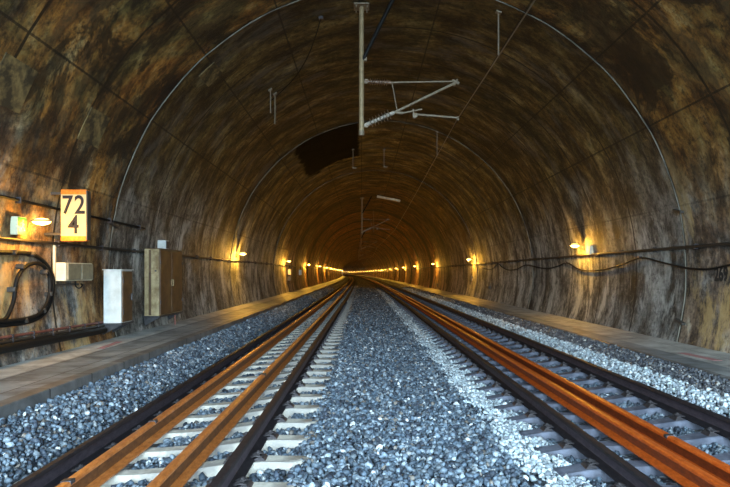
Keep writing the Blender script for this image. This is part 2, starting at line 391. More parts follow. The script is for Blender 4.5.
rail('rusty_rail', -2.144, top_l, M_RUST_L, M_RUSTW, 'orange rusty spare rail hugging the outer dark rail of left track', [(4.1, .035), (5.75, .035)])
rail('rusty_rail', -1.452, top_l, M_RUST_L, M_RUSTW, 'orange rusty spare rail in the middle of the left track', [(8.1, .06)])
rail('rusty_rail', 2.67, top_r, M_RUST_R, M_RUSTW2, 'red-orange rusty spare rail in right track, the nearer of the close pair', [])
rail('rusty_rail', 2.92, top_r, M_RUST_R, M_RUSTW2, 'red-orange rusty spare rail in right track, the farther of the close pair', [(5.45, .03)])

# ---------------------------------------------------------------- sleepers
def sleeper_mesh():
    xs = [-1.30, -1.27, -1.05, -.92, -.55, -.42, -.2, 0, .2, .42, .55, .92, 1.05, 1.27, 1.30]
    vs, fs = [], []
    for x in xs:
        a = abs(x); e = max(0, min(1, (a - .2) / .35))
        ht = -.028 + .028 * e - (.035 * max(0, (a - .92) / .38)); wt = .075 + .022 * e; wb = .115 + .03 * e
        if a > 1.29: ht -= .012; wt -= .012; wb -= .01
        vs += [(x, -wb, -.21), (x, -wt - .008, ht - .015), (x, -wt + .008, ht), (x, wt - .008, ht), (x, wt + .008, ht - .015), (x, wb, -.21)]
    n = 6
    fs = [(j * n + i, j * n + (i + 1) % n, (j + 1) * n + (i + 1) % n, (j + 1) * n + i) for j in range(len(xs) - 1) for i in range(n)]
    fs += [tuple(range(n)), tuple((len(xs) - 1) * n + i for i in range(n))]
    return MB().add(vs, fs)
def clip_mesh(sx):
    m = MB(); a = 1 if sx > 0 else -1
    m.prism([(-.02, 0), (.085, 0), (.07, .022), (.03, .034), (-.01, .02)], (0, .13, 0), (0, -.065, 0), (a, 0, 0), (0, 0, 1))
    pts = spline([(a * .055, -.05, .03), (a * .01, -.06, .045), (-a * .035, -.05, .036), (-a * .03, -.025, .04), (a * .04, -.02, .055), (a * .05, 0, .055),
                  (a * .04, .02, .055), (-a * .03, .025, .04), (-a * .035, .05, .036), (a * .01, .06, .045), (a * .055, .05, .03)], 4)
    m.tube(pts, .0075, 6)
    m.tube([(a * .02, 0, .02), (a * .02, 0, .075)], .012, 8); m.tube([(a * .02, 0, .055), (a * .02, 0, .07)], .021, 6)
    return m
def lay_sleepers(xc, top, mat, label, group, rails, s_first, n, n_clip):
    proto = sleeper_mesh().build('concrete_sleeper', mat, smooth=True)
    tag(proto, label, 'sleeper', group)
    far = None
    clips = []
    for rx in rails:
        for sx in (-1, 1):
            c = clip_mesh(sx).build('rail_clip', M_CLIP, proto, smooth=True); c.location = (rx - xc + sx * .095, 0, 0.0); clips.append(c)
    for k in range(n):
        s = s_first + .621 * k
        if k == 0: o = proto
        elif k < n_clip: o = copy_tree(proto)
        else: o = proto.copy(); COL.objects.link(o)
        p = W(xc, s, top(xc) - .178); o.location = p
        o.rotation_euler = (random.uniform(-.01, .01), -math.atan(TILT), random.uniform(-.008, .008) + bend(s) * 0)
SL0, SR0 = 2.94, 2.80
lay_sleepers(XL, top_l, M_SLEEP_L, 'pale concrete sleeper under the left track, ends sunk in grey ballast', 'sleepers of the left track', (-2.513, -1.006), SL0, 110, 44)
lay_sleepers(XR, top_r, M_SLEEP_R, 'bluish grey concrete sleeper under the right track with rusty rail pair', 'sleepers of the right track', (2.21, 3.716), SR0, 110, 44)

# ---------------------------------------------------------------- ballast (crushed stone, uncountable)
def ico():
    bm = bmesh.new(); bmesh.ops.create_icosphere(bm, subdivisions=1, radius=1.0)
    v = np.array([p.co[:] for p in bm.verts]); f = np.array([[q.index for q in p.verts] for p in bm.faces]); bm.free(); return v, f
IV, IF = ico()
def stone_band(x0, x1, s0, s1, pitch, rad, tones, cribs=None, lift=0.0, skip=None, edge=None):
    nx = max(1, int((x1 - x0) / pitch)); ns = max(1, int((s1 - s0) / pitch))
    gx, gs = np.meshgrid(np.arange(nx), np.arange(ns)); n = nx * ns
    X = x0 + (gx.ravel() + rng.random(n)) * pitch; S = s0 + (gs.ravel() + rng.random(n)) * pitch
    keep = np.ones(n, bool)
    if cribs is not None:
        first, xa, xb = cribs; d = np.abs((S - first + .3105) % .621 - .3105)
        keep &= ~((d < .14) & (X > xa) & (X < xb))
    if skip is not None:
        for a, b in skip: keep &= ~((X > a) & (X < b))
    if edge is not None: keep &= edge(X, S)
    X, S = X[keep], S[keep]; n = len(X)
    if n == 0: return
    r = rad * (0.62 + 0.75 * rng.random(n) ** 1.6)
    # rotation + squash per stone, knocked corners
    q = rng.normal(size=(n, 4)); q /= np.linalg.norm(q, axis=1)[:, None]; w, a, b, c = q.T
    Rm = np.stack([1 - 2 * (b * b + c * c), 2 * (a * b - c * w), 2 * (a * c + b * w), 2 * (a * b + c * w), 1 - 2 * (a * a + c * c), 2 * (b * c - a * w),
                   2 * (a * c - b * w), 2 * (b * c + a * w), 1 - 2 * (a * a + b * b)], 1).reshape(n, 3, 3)
    sc = np.stack([1.25 + .35 * rng.random(n), .85 + .3 * rng.random(n), .6 + .3 * rng.random(n)], 1)
    V = IV[None] * (1 + .42 * (rng.random((n, 12, 1)) - .5)) * sc[:, None, :] * r[:, None, None]
    V = np.einsum('nij,nkj->nki', Rm, V)
    H = bed(X) + lift + rng.random(n) * rad * .9 - rad * .35
    P = np.stack([X - np.where(S > 0, S * S / (2 * RC), 0), S, CAMZ + H], 1)
    tn = np.array(tones); idx = rng.choice(len(tn), n, p=tn[:, 3] / tn[:, 3].sum()); colr = tn[idx, :3] * (0.55 + .9 * rng.random((n, 1)))
    return V + P[:, None, :], colr
BANDS = ((2.2, 15.0, .043, .027), (15.0, 34.0, .062, .036), (34.0, 60.0, .11, .06))
def stone_field(name, label, x0, x1, tones, rs=1.0, **kw):
    parts = [stone_band(x0, x1, a, b, p, r * rs, tones, **kw) for a, b, p, r in BANDS]
    V = np.concatenate([p[0] for p in parts]); colr = np.concatenate([p[1] for p in parts]); n = len(V); V = V.reshape(-1, 3)
    Fc = (IF[None] + (np.arange(n) * 12)[:, None, None]).reshape(-1, 3)
    me = bpy.data.meshes.new(name); me.vertices.add(len(V)); me.vertices.foreach_set('co', V.astype(np.float32).ravel())
    me.loops.add(Fc.size); me.loops.foreach_set('vertex_index', Fc.astype(np.int32).ravel())
    me.polygons.add(len(Fc)); me.polygons.foreach_set('loop_start', np.arange(0, Fc.size, 3, dtype=np.int32))
    me.update(calc_edges=True)
    at = me.color_attributes.new('stone_tone', 'FLOAT_COLOR', 'POINT')
    cc = np.ones((n, 12, 4), np.float32); cc[:, :, :3] = colr[:, None, :]
    at.data.foreach_set('color', cc.ravel())
    me.materials.append(M_STONE)
    o = bpy.data.objects.new(name, me); COL.objects.link(o); tag(o, label, 'ballast', kind='stuff'); return o
GREY = [(.068, .10, .14, 4), (.125, .17, .22, 5), (.225, .28, .335, 3), (.04, .055, .08, 3), (.19, .175, .16, .5), (.46, .51, .55, .5)]
DARK = [(.055, .062, .078, 4), (.10, .11, .13, 4), (.20, .21, .22, 2), (.5, .5, .48, .25)]
PALE = [(.47, .56, .62, 4), (.36, .44, .50, 3), (.62, .68, .72, 2), (.22, .26, .31, 1.2)]
def ragged(f0, amp, sgn):
    ph = rng.random(4) * 6
    def e(X, S):
        w = amp * (np.sin(S * 2.1 + ph[0]) + .7 * np.sin(S * 5.3 + ph[1]) + .5 * np.sin(S * 11 + ph[2])) + rng.normal(0, amp * 1.2, len(X))
        return sgn * (X - f0 - w) > 0
    return e
stone_field('ballast_gravel', 'bluish grey crushed stone filling the wide middle between the two tracks', -.62, 1.62, GREY, edge=ragged(1.45, .07, -1))
stone_field('ballast_gravel', 'bluish grey crushed stone heaped along the left walkway kerb', -3.58, -2.70, GREY, cribs=(SL0, -2.8, -2.6))
stone_field('ballast_gravel', 'blue-grey crushed stone between the pale sleepers of the left track', -2.70, -.62, GREY, .9, cribs=(SL0, -2.8, -.50),
            skip=((-2.60, -2.43), (-2.23, -2.06), (-1.54, -1.37), (-1.09, -.92)))
stone_field('ballast_gravel', 'dark blue-grey crushed stone between the sleepers of the right track', 1.95, 4.05, GREY[:4] + [(.4, .43, .46, .2)], .9, cribs=(SR0, 1.7, 4.2),
            skip=((2.12, 2.30), (2.58, 2.76), (2.83, 3.01), (3.63, 3.81)))
stone_field('white_gravel', 'whitish crushed stone strip between the middle ballast and the right track', 1.30, 2.02, PALE, cribs=(SR0, 1.72, 2.2), lift=.02, edge=ragged(1.47, .07, 1))
stone_field('white_gravel', 'whitish crushed stone strip along the outermost right rail', 3.90, 4.52, PALE, lift=.02, edge=ragged(4.48, .03, -1))
stone_field('ballast_gravel', 'dark crushed stone band beside the right walkway edge', 4.46, 4.98, DARK)

# ---------------------------------------------------------------- wall lamps
def lamp_proto(name='wall_lamp'):
    """origin on the lining, +X points into the bore"""
    r = empty(name)
    MB().box((0.02, 0, -.03), (.05, .10, .20), bev=.008).build('bracket', M_LAMPH, r)
    MB().tube(spline([(.03, 0, -.10), (.07, 0, -.04), (.10, 0, .02), (.15, 0, .025)], 5), .014, 8).build('arm', M_LAMPH, r, True)
    MB().ellipsoid((.28, 0, .030), (.16, .075, .040), 18, 10, 0.0).build('lamp_housing', M_LAMPH, r, True)
    MB().ellipsoid((.28, 0, .026), (.145, .068, .052), 18, 10).build('lens', M_GLOW, r, True)
    return r
LD = {}
def lamp_light(parent, watts):
    d = LD.get(watts)
    if d is None:
        d = bpy.data.lights.new('sodium_light', 'POINT'); d.energy = watts; d.color = (1.0, .48, .05); d.shadow_soft_size = .05; LD[watts] = d
    o = bpy.data.objects.new('sodium_light', d); COL.objects.link(o); o.parent = parent; o.location = (.30, 0, -.09)
LAMP_P = lamp_proto()
ORD = ['first', 'second', 'third', 'fourth', 'fifth', 'sixth', 'seventh']
n_l = 0
def put_lamp(i, s, h, side):
    global n_l
    o = LAMP_P if n_l == 0 else copy_tree(LAMP_P); n_l += 1
    o.location = W(wallx(h, side, .0), s, h); o.rotation_euler = (0, 0, 0 if side < 0 else PI)
    wall = 'left' if side < 0 else 'right'
    if i < 7:
        near = 'beside the 72/4 number sign' if (side < 0 and i == 0) else 'above the drooping cable' if (side > 0 and i == 0) else 'counted from the camera'
        tag(o, f'glowing yellow wall lamp on {wall} wall, {ORD[i]} {near}', 'lamp', f'lamps along the {wall} wall')
    else:
        tag(o, f'distant yellow wall lamp far along {wall} wall, merging into a row', 'lamp', f'distant lamps along the {wall} wall')
    return o
lamps = []
for i in range(19): lamps.append((put_lamp(i, 8.65 + 14.4 * i, .757, -1), i, -1))
for i in range(38): lamps.append((put_lamp(i, 16.9 + 16.9 * i, .79, 1), i, 1))
for o, i, sd in lamps: lamp_light(o, (75.0 if sd < 0 else 150.0) if i == 0 else 230.0 if i == 1 else 220.0)

# ---------------------------------------------------------------- conduits and cables on the walls
def wall_line(side, h, s0, s1, off, step=1.06):
    pts = []; s = s0
    while s < s1: pts.append(W(wallx(h, side, off), s, h)); s += step if s < 60 else 5.3
    pts.append(W(wallx(h, side, off), s1, h)); return pts
def conduit(name, label, side, h, s0, s1, r, mat, clip_every=1.06, cat='pipe', sag=None):
    root = empty(name, W(wallx(h, side, r), s0, h)); L = root.location.copy()
    pts = wall_line(side, h, s0, s1, r + .025)
    if sag: pts = [p + Vector((0, 0, sag(p.y))) for p in pts]
    MB().tube([p - L for p in pts], r, 8).build('tube', mat, root, True)
    n = 0; s = s0 + .4
    while s < min(s1, 42) and n < 45:
        p = W(wallx(h, side, .03), s, h) - L
        if sag: p.z += sag(s)
        MB().box(p, (.09, .035, .075 + r), bev=.006).build('pipe_clip', M_CLIP, root); n += 1; s += clip_every
    return tag(root, label, cat)
conduit('wall_conduit', 'long dark conduit along the left wall just below the lamps', -1, .494, Y0 + 3, 280, .026, M_PIPE, 1.6)
conduit('wall_conduit', 'long dark conduit along the right wall just below the lamps', 1, .524, Y0 + 3, 660, .032, M_PIPE, 1.6)
conduit('wall_conduit', 'dark conduit behind the 72/4 sign, upper one on the left wall', -1, 1.07, 5.0, 13.2, .022, M_BLACK, 1.5, sag=lambda s: .035 - .0085 * (s - 5))
# low bundle by the left walkway
def low_pipe(name, label, y0, y1, off, r, mat, clips=True):
    a = wall_at(0, y0, off); b = wall_at(104, y1, off); d = (b - a); st = a - d * 1.0
    root = empty(name, st); pts = [Vector((0, 0, 0)) + (a - st) * (i / 6) for i in range(6)] + [a - st + d * (i / 6) for i in range(7)]
    MB().tube(pts, r, 10).build('tube', mat, root, True)
    if clips:
        for i in range(6):
            p = a - st + d * ((i + .5) / 6); MB().box(p, (r * 2 + .012, .03, r * 2 + .012), bev=.004).build('pipe_clip', M_CLIP, root)
    return tag(root, label, 'pipe')
low_pipe('floor_conduit', 'thick black conduit low on left wall, lowest of the bundle', 349.5, 330, .12, .065, M_BLACK, False)
low_pipe('floor_conduit', 'red-brown pipe on top of the low bundle on left wall', 338, 322, .05, .022, M_REDPIPE)
low_pipe('floor_conduit', 'thin dark pipe between red-brown pipe and thick conduit on left wall', 343, 325.5, .05, .025, M_PIPE)

def px_cable(pix, off): return [wall_at(x, y, off) for x, y in pix]
root = empty('looped_cable', wall_at(20, 328, .04)); L = root.location.copy()
A = px_cable([(-60, 250), (-25, 251.5), (0, 252.3), (20, 252.8), (32, 254.3), (42, 260), (49, 268.5), (53, 279), (52.6, 291), (50, 303), (43, 314.5), (30, 321.5), (14, 324), (0, 325.5), (-30, 328)], .05)
B = px_cable([(-30, 324), (-8, 321.5), (4, 319.6), (9, 313), (14, 299), (16.5, 281), (23, 269), (33, 263.5), (42, 265), (48, 272.5), (50, 282), (49.5, 293), (46.5, 304), (39, 314), (27, 318.5), (10, 321), (-8, 322.5)], .08)
MB().tube([p - L for p in spline(A, 6)], .033, 10).build('outer_loop', M_BLACK, root, True)
MB().tube([p - L for p in spline(B, 6)], .030, 10).build('inner_loop', M_BLACK, root, True)
for x, y in ((12.5, 252.5), (31, 254), (20, 266.5), (11.5, 289.5), (44, 272), (48.5, 294), (42, 310.5), (24, 320.5)):
    p = wall_at(x, y, .06) - L; MB().box(p, (.12, .05, .07), Matrix.Rotation(.6 * (y - 290) / 30, 3, 'X'), .01).build('cable_cleat', M_LAMPH, root)
tag(root, 'thick black cable curled in a big loop on rust-stained left wall', 'cable')

# swag cable on the right wall
sw = [(790, 262), (760, 258.5), (729, 265), (708, 269), (687, 268), (662, 262.5), (641, 257.8), (622, 264.5), (605, 269.3), (588, 271), (577, 268.5), (567, 262.8), (558, 266), (548, 268.5), (538, 267.5),
      (526, 265), (517, 269), (508, 270), (502, 267), (498, 263.8), (493, 268.5), (488, 269.7), (483, 268), (479, 265.5), (474, 268.5), (468, 269), (463, 266.5)]
root = empty('drooping_cable', wall_at(567, 262.8, .07)); L = root.location.copy()
MB().tube([p - L for p in spline(px_cable(sw, .07), 5)], .020, 8).build('cable', M_BLACK, root, True)
for x, y in ((641, 257.5), (567, 262.5), (526, 264.5), (498, 263.5), (479, 265)): MB().box(wall_at(x, y, .04) - L, (.10, .04, .06), bev=.006).build('cable_hook', M_CLIP, root)
tag(root, 'black cable drooping in swags under the right wall conduit', 'cable')

# ---------------------------------------------------------------- ring joint strips (pale arched drain strips)
def joint_strip(s, label, r=.035, clamps=(), mat=None):
    root = empty('joint_strip', W(wallx(PR, 1, 0), s, PR)); L = root.location.copy()
    pts = []
    for i in range(97):
        a = A_BASE_R + .03 + (A_BASE_L - A_BASE_R - .065) * i / 96
        rr = TR - .012 + .006 * math.sin(i * 1.7) * (i % 3 == 0)
        pts.append(W(TX + rr * math.cos(a), s + .012 * math.sin(i * .9), TH + rr * math.sin(a)) - L)
    MB().tube(pts, r, 8).build('drain_tube', mat or M_DRAIN, root, True)
    for h, side in clamps:
        p = W(wallx(h, side, .04), s, h) - L; MB().box(p, (.08, .30, .05), Matrix.Rotation(.25 * side, 3, 'X'), .008).build('clamp', M_LAMPH, root)
    return tag(root, label, 'joint strip', 'arched drain strips over the ring joints')
joint_strip(11.64, 'pale arched drain strip over the nearest ring joint, ends beside the right walkway', .014, ((1.27, 1), (-1.0, 1), (.98, -1)))
joint_strip(22.2, 'stained arched drain strip over the second ring joint from the camera', .016, ((.5, -1),), M_DRAIN2)
joint_strip(32.9, 'stained arched drain strip over the third ring joint from the camera', .02, (), M_DRAIN2)

# ---------------------------------------------------------------- kilometre sign 72/4
def text(body, size, mat, name, parent, loc, rot, ext=.002, ax='CENTER', sx=1.0, bold=.006):
    c = bpy.data.curves.new(name, 'FONT'); c.body = body; c.size = size; c.extrude = ext; c.align_x = ax; c.align_y = 'CENTER'; c.offset = bold
    t = bpy.data.objects.new(name + '_outline', c); COL.objects.link(t)
    dg = bpy.context.evaluated_depsgraph_get(); dg.update()
    me = bpy.data.meshes.new_from_object(t.evaluated_get(dg)); bpy.data.objects.remove(t); me.materials.clear(); me.materials.append(mat)
    for v in me.vertices: v.co.x *= sx
    o = bpy.data.objects.new(name, me); COL.objects.link(o); o.location = loc; o.rotation_euler = rot
    if parent: o.parent = parent
    return o
SZ = 9.2
sx = (74 - CX) * SZ / F; sh = (HY - 215.3) * SZ / F
root = empty('distance_sign', W(sx, SZ, sh))
MB().box((0, .05, 0), (.42, .10, .69), bev=.008).build('panel', M_SIGN, root)
MB().box((.214, .055, 0), (.02, .12, .80), bev=.004).build('side_rim', M_LAMPH, root)
MB().box((0, .05, .378), (.42, .11, .085), bev=.012).build('reflector_band', M_ORANGE, root)
MB().box((0, .05, -.378), (.42, .11, .085), bev=.012).build('reflector_band', M_ORANGE, root)
text('7', .42, M_DIGIT, 'numeral', root, (-.10, -.004, .155), (PI / 2, 0, 0), sx=.86)
text('2', .42, M_DIGIT, 'numeral', root, (.10, -.004, .155), (PI / 2, 0, 0), sx=.86)
text('4', .42, M_DIGIT, 'numeral', root, (.0, -.004, -.165), (PI / 2, 0, 0), sx=.86)
for h in (.36, -.30):
    wx = wallx(sh + h, -1, 0) - sx
    MB().box(((wx - .2) / 2, .06, h), (abs(wx + .2) + .02, .05, .045), bev=.005).build('bracket', M_LAMPH, root)
tag(root, 'cream distance sign reading 72 over 4, orange bands, bracketed to left wall', 'sign')

# emergency exit sign
p = wall_at(17, 226, .03)
root = empty('exit_sign', p)
MB().box((.02, 0, 0), (.11, .22, .27), bev=.008).build('housing', M_EXITW, root)
MB().box((.078, .0, 0), (.006, .20, .25)).build('green_panel', M_GREEN, root)
MB().box((.05, -.1135, 0), (.06, .006, .25)).build('side_panel', M_EXITW, root)
fig = MB()
fx = .0825
def fbox(y, z, w, h, rot=0.0): fig.box((fx, y, z), (.004, w, h), Matrix.Rotation(rot, 3, 'X'))
fig.ellipsoid((fx, .015, .075), (.002, .017, .017), 10, 6)
fbox(.005, .03, .03, .065, .25); fbox(-.025, .045, .05, .014, .5); fbox(.035, .03, .04, .014, -.6); fbox(-.02, -.03, .06, .017, 1.0); fbox(.03, -.03, .055, .017, -.9); fbox(.045, -.065, .035, .015, .2)
fig.build('running_figure', M_EXITW, root)
tag(root, 'small green and white emergency exit sign left of the first left lamp', 'sign')

# painted wall number on the right
a = wall_at(715, 273, .004)
o = text('269', .37, M_BLACKP, 'painted_number', None, (a.x - .012, a.y, CAMZ - .03), (PI / 2, 0, -PI / 2), ext=.001, ax='LEFT', sx=.72, bold=.014)
tag(o, 'black number 269 painted on the right wall, cut by the photo edge', 'number')

# ---------------------------------------------------------------- boxes and cabinets on the left wall
def lx(h, off): return wallx(h, -1, off)
# junction box with two covers
z0, z1 = 9.45, 10.40; hc = .015; x0 = lx(0, .02); x1 = -4.98
root = empty('junction_box', W(x0, z0, hc - .16)); L = root.location.copy()
def bx(root, L, name, xa, xb, ya, yb, ha, hb, mat, bev=.006):
    c = Vector(((xa + xb) / 2, (ya + yb) / 2, CAMZ + (ha + hb) / 2)) - L
    return MB().box(c, (abs(xb - xa), abs(yb - ya), abs(hb - ha)), bev=bev).build(name, mat, root)
bx(root, L, 'body', -5.15, -4.98, 9.45, 10.38, -.135, .175, M_CREAM, .012)
bx(root, L, 'cover', -4.985, -4.955, 9.49, 9.93, -.12, .16, M_OLIVE, .01)
bx(root, L, 'cover', -4.985, -4.955, 9.955, 10.36, -.12, .16, M_OLIVE, .01)
MB().tube([Vector(q) - L for q in spline([(-5.05, 9.9, CAMZ - .14), (-5.05, 9.92, CAMZ - .23), (-5.08, 10.1, CAMZ - .27), (-5.12, 10.3, CAMZ - .22), (-5.2, 10.4, CAMZ - .2)], 5)], .012, 8).build('cable', M_BLACK, root, True)
tag(root, 'cream and olive two-cover junction box under the 72/4 sign', 'box')
q0, q1 = wall_at(54.5, 245, .03), wall_at(54.5, 285, .03)
root = empty('vertical_conduit', q1); MB().box((q0 - q1) / 2, (.04, .05, (q0 - q1).length), bev=.01).build('channel', M_CREAM, root)
MB().box((0.01, .35, 0), (.05, .8, .03), bev=.006).build('foot_rail', M_LAMPH, root)
tag(root, 'pale vertical cable channel left of the junction box', 'channel')

def wall_cabinet(name, label, xf, z0, z1, h0, h1, face, side, doors, hmat=M_GALV):
    n_d = doors; xb = -5.16; root = empty(name, W(xb, z0, h0 - .12)); L = root.location.copy()
    hmat = M_SHELF if n_d == 1 else hmat
    bx(root, L, 'carcass', xb + (.065 if n_d == 1 else .03), xf, z0, z1, h0, h1, face, .012)
    n = doors
    for k in range(n):
        ya = z0 + .03 + (z1 - z0 - .06) * k / n; yb = z0 + .03 + (z1 - z0 - .06) * (k + 1) / n
        d = bx(root, L, 'door', xf - .005, xf + .022, ya + .008, yb - .008, h0 + .02, h1 - .02, side, .008)
        hy = yb - .06 if k == 0 else ya + .06
        c = Vector((xf + .035, hy, CAMZ + (h0 + h1) / 2 - .02)) - L
        MB().box(c, (.03, .035, .16 if n > 1 else .13), bev=.006).build('handle', hmat, d)
        for hz in (.2, .8):
            c = Vector((xf + .022, ya + .02 if k == 0 else yb - .02, CAMZ + h0 + (h1 - h0) * hz)) - L
            MB().tube([c - Vector((0, 0, .04)), c + Vector((0, 0, .04))], .012, 8).build('hinge', M_SHELF, d)
    bx(root, L, 'top_cap', xb + .05, xf + .03, z0 - .02, z1 + .02, h1, h1 + .018, face if n == 1 else side, .004)
    bx(root, L, 'shelf', xb - .12, xf + .02, z0 - .03, z1 + .05, h0 - .035, h0, M_SHELF, .004)
    for yy in (z0 + .03, z1 - .06):
        MB().prism([(xb - .1, h0 - .035), (xf, h0 - .035), (xb - .02, h0 - .26), (xb - .1, h0 - .26)], (0, .03, 0), Vector((0, yy, CAMZ)) - L).build('shelf_bracket', M_SHELF, root)
    return tag(root, label, 'cabinet'), L
wall_cabinet('wall_cabinet', 'pale grey single-door wall cabinet with brown side, left of the brown cabinet', -4.75, 11.06, 11.58, -.98, .055, M_WHITE, M_BROWN, 1)
r2, L = wall_cabinet('wall_cabinet', 'tall tan and brown double-door cabinet on the left wall', -4.79, 13.2, 14.86, -1.0, .56, M_TAN, M_BROWN, 2, M_TAN)
bx(r2, L, 'front_batten', -5.02, -4.97, 13.175, 13.205, -.98, .54, M_BROWN, .003)
MB().tube([Vector((-4.86, 13.19, CAMZ + .05)) - L, Vector((-4.86, 13.165, CAMZ + .05)) - L], .02, 10).build('lock', M_SHELF, r2)
MB().tube([Vector((-4.75, 14.2, CAMZ - 1.05)) - L, Vector((-4.75, 14.2, CAMZ - 1.29)) - L], .02, 8).build('foot_pipe', M_REDPIPE, r2, True)
root = empty('sensor_box', W(-4.98, 14.0, .58)); L = root.location.copy()
bx(root, L, 'body', -5.06, -4.86, 13.85, 14.1, .578, .80, M_WHITE, .01)
bx(root, L, 'side_panel', -4.862, -4.845, 13.87, 14.08, .60, .78, M_SHELF, .004)
bx(root, L, 'mount', -5.1, -4.9, 14.1, 14.16, .578, .74, M_CREAM, .01)
tag(root, 'small pale box standing on top of the brown double cabinet', 'box')

# little boxes further along
def small_box(px, py, w, l, h, mat, label, off=.0):
    p = wall_at(px, py, .08); root = empty('wall_box', p - Vector((0, 0, h / 2)))
    MB().box((0, 0, h / 2), (w, l, h), bev=.012).build('body', mat, root)
    sd = 1 if p.x < 0 else -1
    MB().box((sd * (w / 2 + .005), 0, h / 2), (.015, l * .85, h * .85), bev=.004).build('lid', mat, root)
    MB().tube([(0, 0, h), (0, 0, h + .25)], .015, 8).build('cable_entry', M_BLACK, root)
    return tag(root, label, 'box')
small_box(289.6, 272, .2, .35, .38, M_CREAM, 'pale small box below the third lamp on left wall')
small_box(300.3, 272.5, .2, .4, .42, M_WHITE, 'pale small box just past the third lamp on left wall')
small_box(289.6, 278.5, .22, .4, .30, M_LAMPH, 'dark small box under the pale box below the third left lamp')
small_box(472, 278.5, .2, .45, .30, M_LAMPH, 'dark small box under the second lamp on right wall')
small_box(489, 287.5, .15, .7, .12, M_LAMPH, 'flat dark box low on right wall, nearest of the right wall boxes')
small_box(438.5, 286, .25, .8, .5, M_LAMPH, 'dark squat box low on right wall under the third lamp')
small_box(425.5, 286.5, .25, 1.1, .4, M_LAMPH, 'dark squat box low on right wall past the third lamp')
p = wall_at(590.5, 250.3, .06); root = empty('wall_box', p - Vector((0, 0, .13)))
MB().box((0, 0, .13), (.14, .20, .26), bev=.012).build('body', M_CREAM, root); MB().box((-.075, 0, .13), (.012, .17, .22), bev=.004).build('lid', M_CREAM, root)
tag(root, 'cream small box beside the first lamp on right wall', 'box')

# ---------------------------------------------------------------- overhead line support
def support_proto():
    k = 12.5 / F
    def P(px, py, dy=0.0): return Vector(((px - CX) * k, dy, (HY - py) * k))     # relative to camera height at the support plane
    r = empty('overhead_line_support', (0, 12.5, CAMZ))
    x = -3.5 * k; topz = TH + math.sqrt(TR ** 2 - (x - TX) ** 2)
    MB().tube([(x, 0, topz), (x, 0, P(0, 134.5).z)], .055, 14).build('drop_post', M_MAST, r, True)
    MB().tube([(x, 0, P(0, 134.5).z + .09), (x, 0, P(0, 134.5).z - .02)], .064, 14).build('end_cap', M_GALV, r, True)
    pl = MB().box((x, 0, topz - .05), (.34, .34, .03), bev=.004)
    pl.build('ceiling_plate', M_GALV, r)
    for a in (-.12, .12):
        for b in (-.12, .12): MB().tube([(x + a, b, topz - .13), (x + a, b, topz)], .013, 8).build('anchor_bolt', M_GALV, r)
    bt = Vector((.68, -.5, TH + math.sqrt(TR ** 2 - (.68 - TX) ** 2)))
    MB().tube([Vector((x + .03, 0, P(0, 60).z)), bt], .045, 10).build('brace', M_BLACK, r, True)
    MB().box((x + .07, 0, P(0, 60).z + .02), (.10, .08, .09), bev=.01).build('brace_clamp', M_GALV, r)
    def ins(name, a, b, mat, sheds, rr, core):
        m = MB().tube([a, b], core, 10); d = (b - a)
        for i in range(sheds):
            c = a + d * (.22 + .62 * i / (sheds - 1)); t = d.normalized() * .012
            m.tube([c - t, c, c + t], [core, rr, core], 14)
        return m.build(name, mat, r, True)
    ins('upper_insulator', P(364.5, 81.5), P(391, 82.5), M_INS, 8, .080, .038)
    ins('lower_insulator', P(364.5, 125.5), P(394, 112.5), M_INSG, 7, .115, .045)
    MB().box(P(366, 81.5), (.08, .06, .10), bev=.01).build('pivot', M_GALV, r); MB().box(P(366, 125.5), (.10, .07, .10), bev=.01).build('pivot', M_GALV, r)
    MB().tube([P(391, 82.5), P(456, 81.3)], .018, 10).build('top_tube', M_GALV, r, True)
    MB().tube([P(393, 113), P(456, 82.5)], .030, 12).build('bracket_tube', M_GALV, r, True)
    MB().tube([P(392, 83), P(397, 110)], .013, 8).build('link_rod', M_GALV, r, True)
    m = MB(); m.tube([P(452, 80.3), P(459, 83.6)], .035, 10); m.tube([P(454, 86), P(457.5, 79)], .02, 8); m.build('wire_clamp', M_GALV, r, True)
    m = MB(); m.tube([P(396, 112.5), P(403, 113.2)], .032, 10); m.tube([P(402, 113.2), P(422, 109.2)], .020, 10); m.build('registration_tube', M_GALV, r, True)
    m = MB(); m.tube([P(413, 109), P(414.5, 118.5)], .020, 8); m.box(P(415, 115.5), (.10, .06, .11), bev=.012); m.build('drop_bracket', M_GALV, r, True)
    MB().tube([P(413.5, 114.2), P(436, 116), P(457.5, 117.8)], .024, 10).build('steady_arm', M_GALV, r, True)
    MB().box(P(457.8, 118.6), (.05, .06, .09), bev=.008).build('wire_clip', M_GALV, r)
    return r
SUP = support_proto()
tag(SUP, 'nearest overhead line drop post with insulated bracket arm reaching right', 'overhead line support', 'overhead line supports')
for i, s in enumerate((44.5, 76.5, 108.5, 140.5)):
    o = copy_tree(SUP); o.location = (-bend(s), s, CAMZ)
    o['label'] = ['second', 'third', 'fourth', 'fifth'][i] + ' overhead line drop post from the camera, hanging from the dark crown'
# contact wire with stagger at each support
pts = []
wp = [(-20, 2.45), (12.5, 2.04), (44.5, 2.5), (76.5, 2.04), (108.5, 2.5), (140.5, 2.1), (172, 2.5), (204, 2.1), (300, 2.4)]
for (sa, xa), (sb, xb) in zip(wp[:-1], wp[1:]):
    for k in range(8): t = k / 8; s = sa + (sb - sa) * t; pts.append(W(xa + (xb - xa) * t, s, 3.38))
root = empty('contact_wire', pts[0]); MB().tube([p - pts[0] for p in pts], .009, 6).build('wire', M_COPPER, root, True)
tag(root, 'thin bright contact wire running above the right track', 'wire')
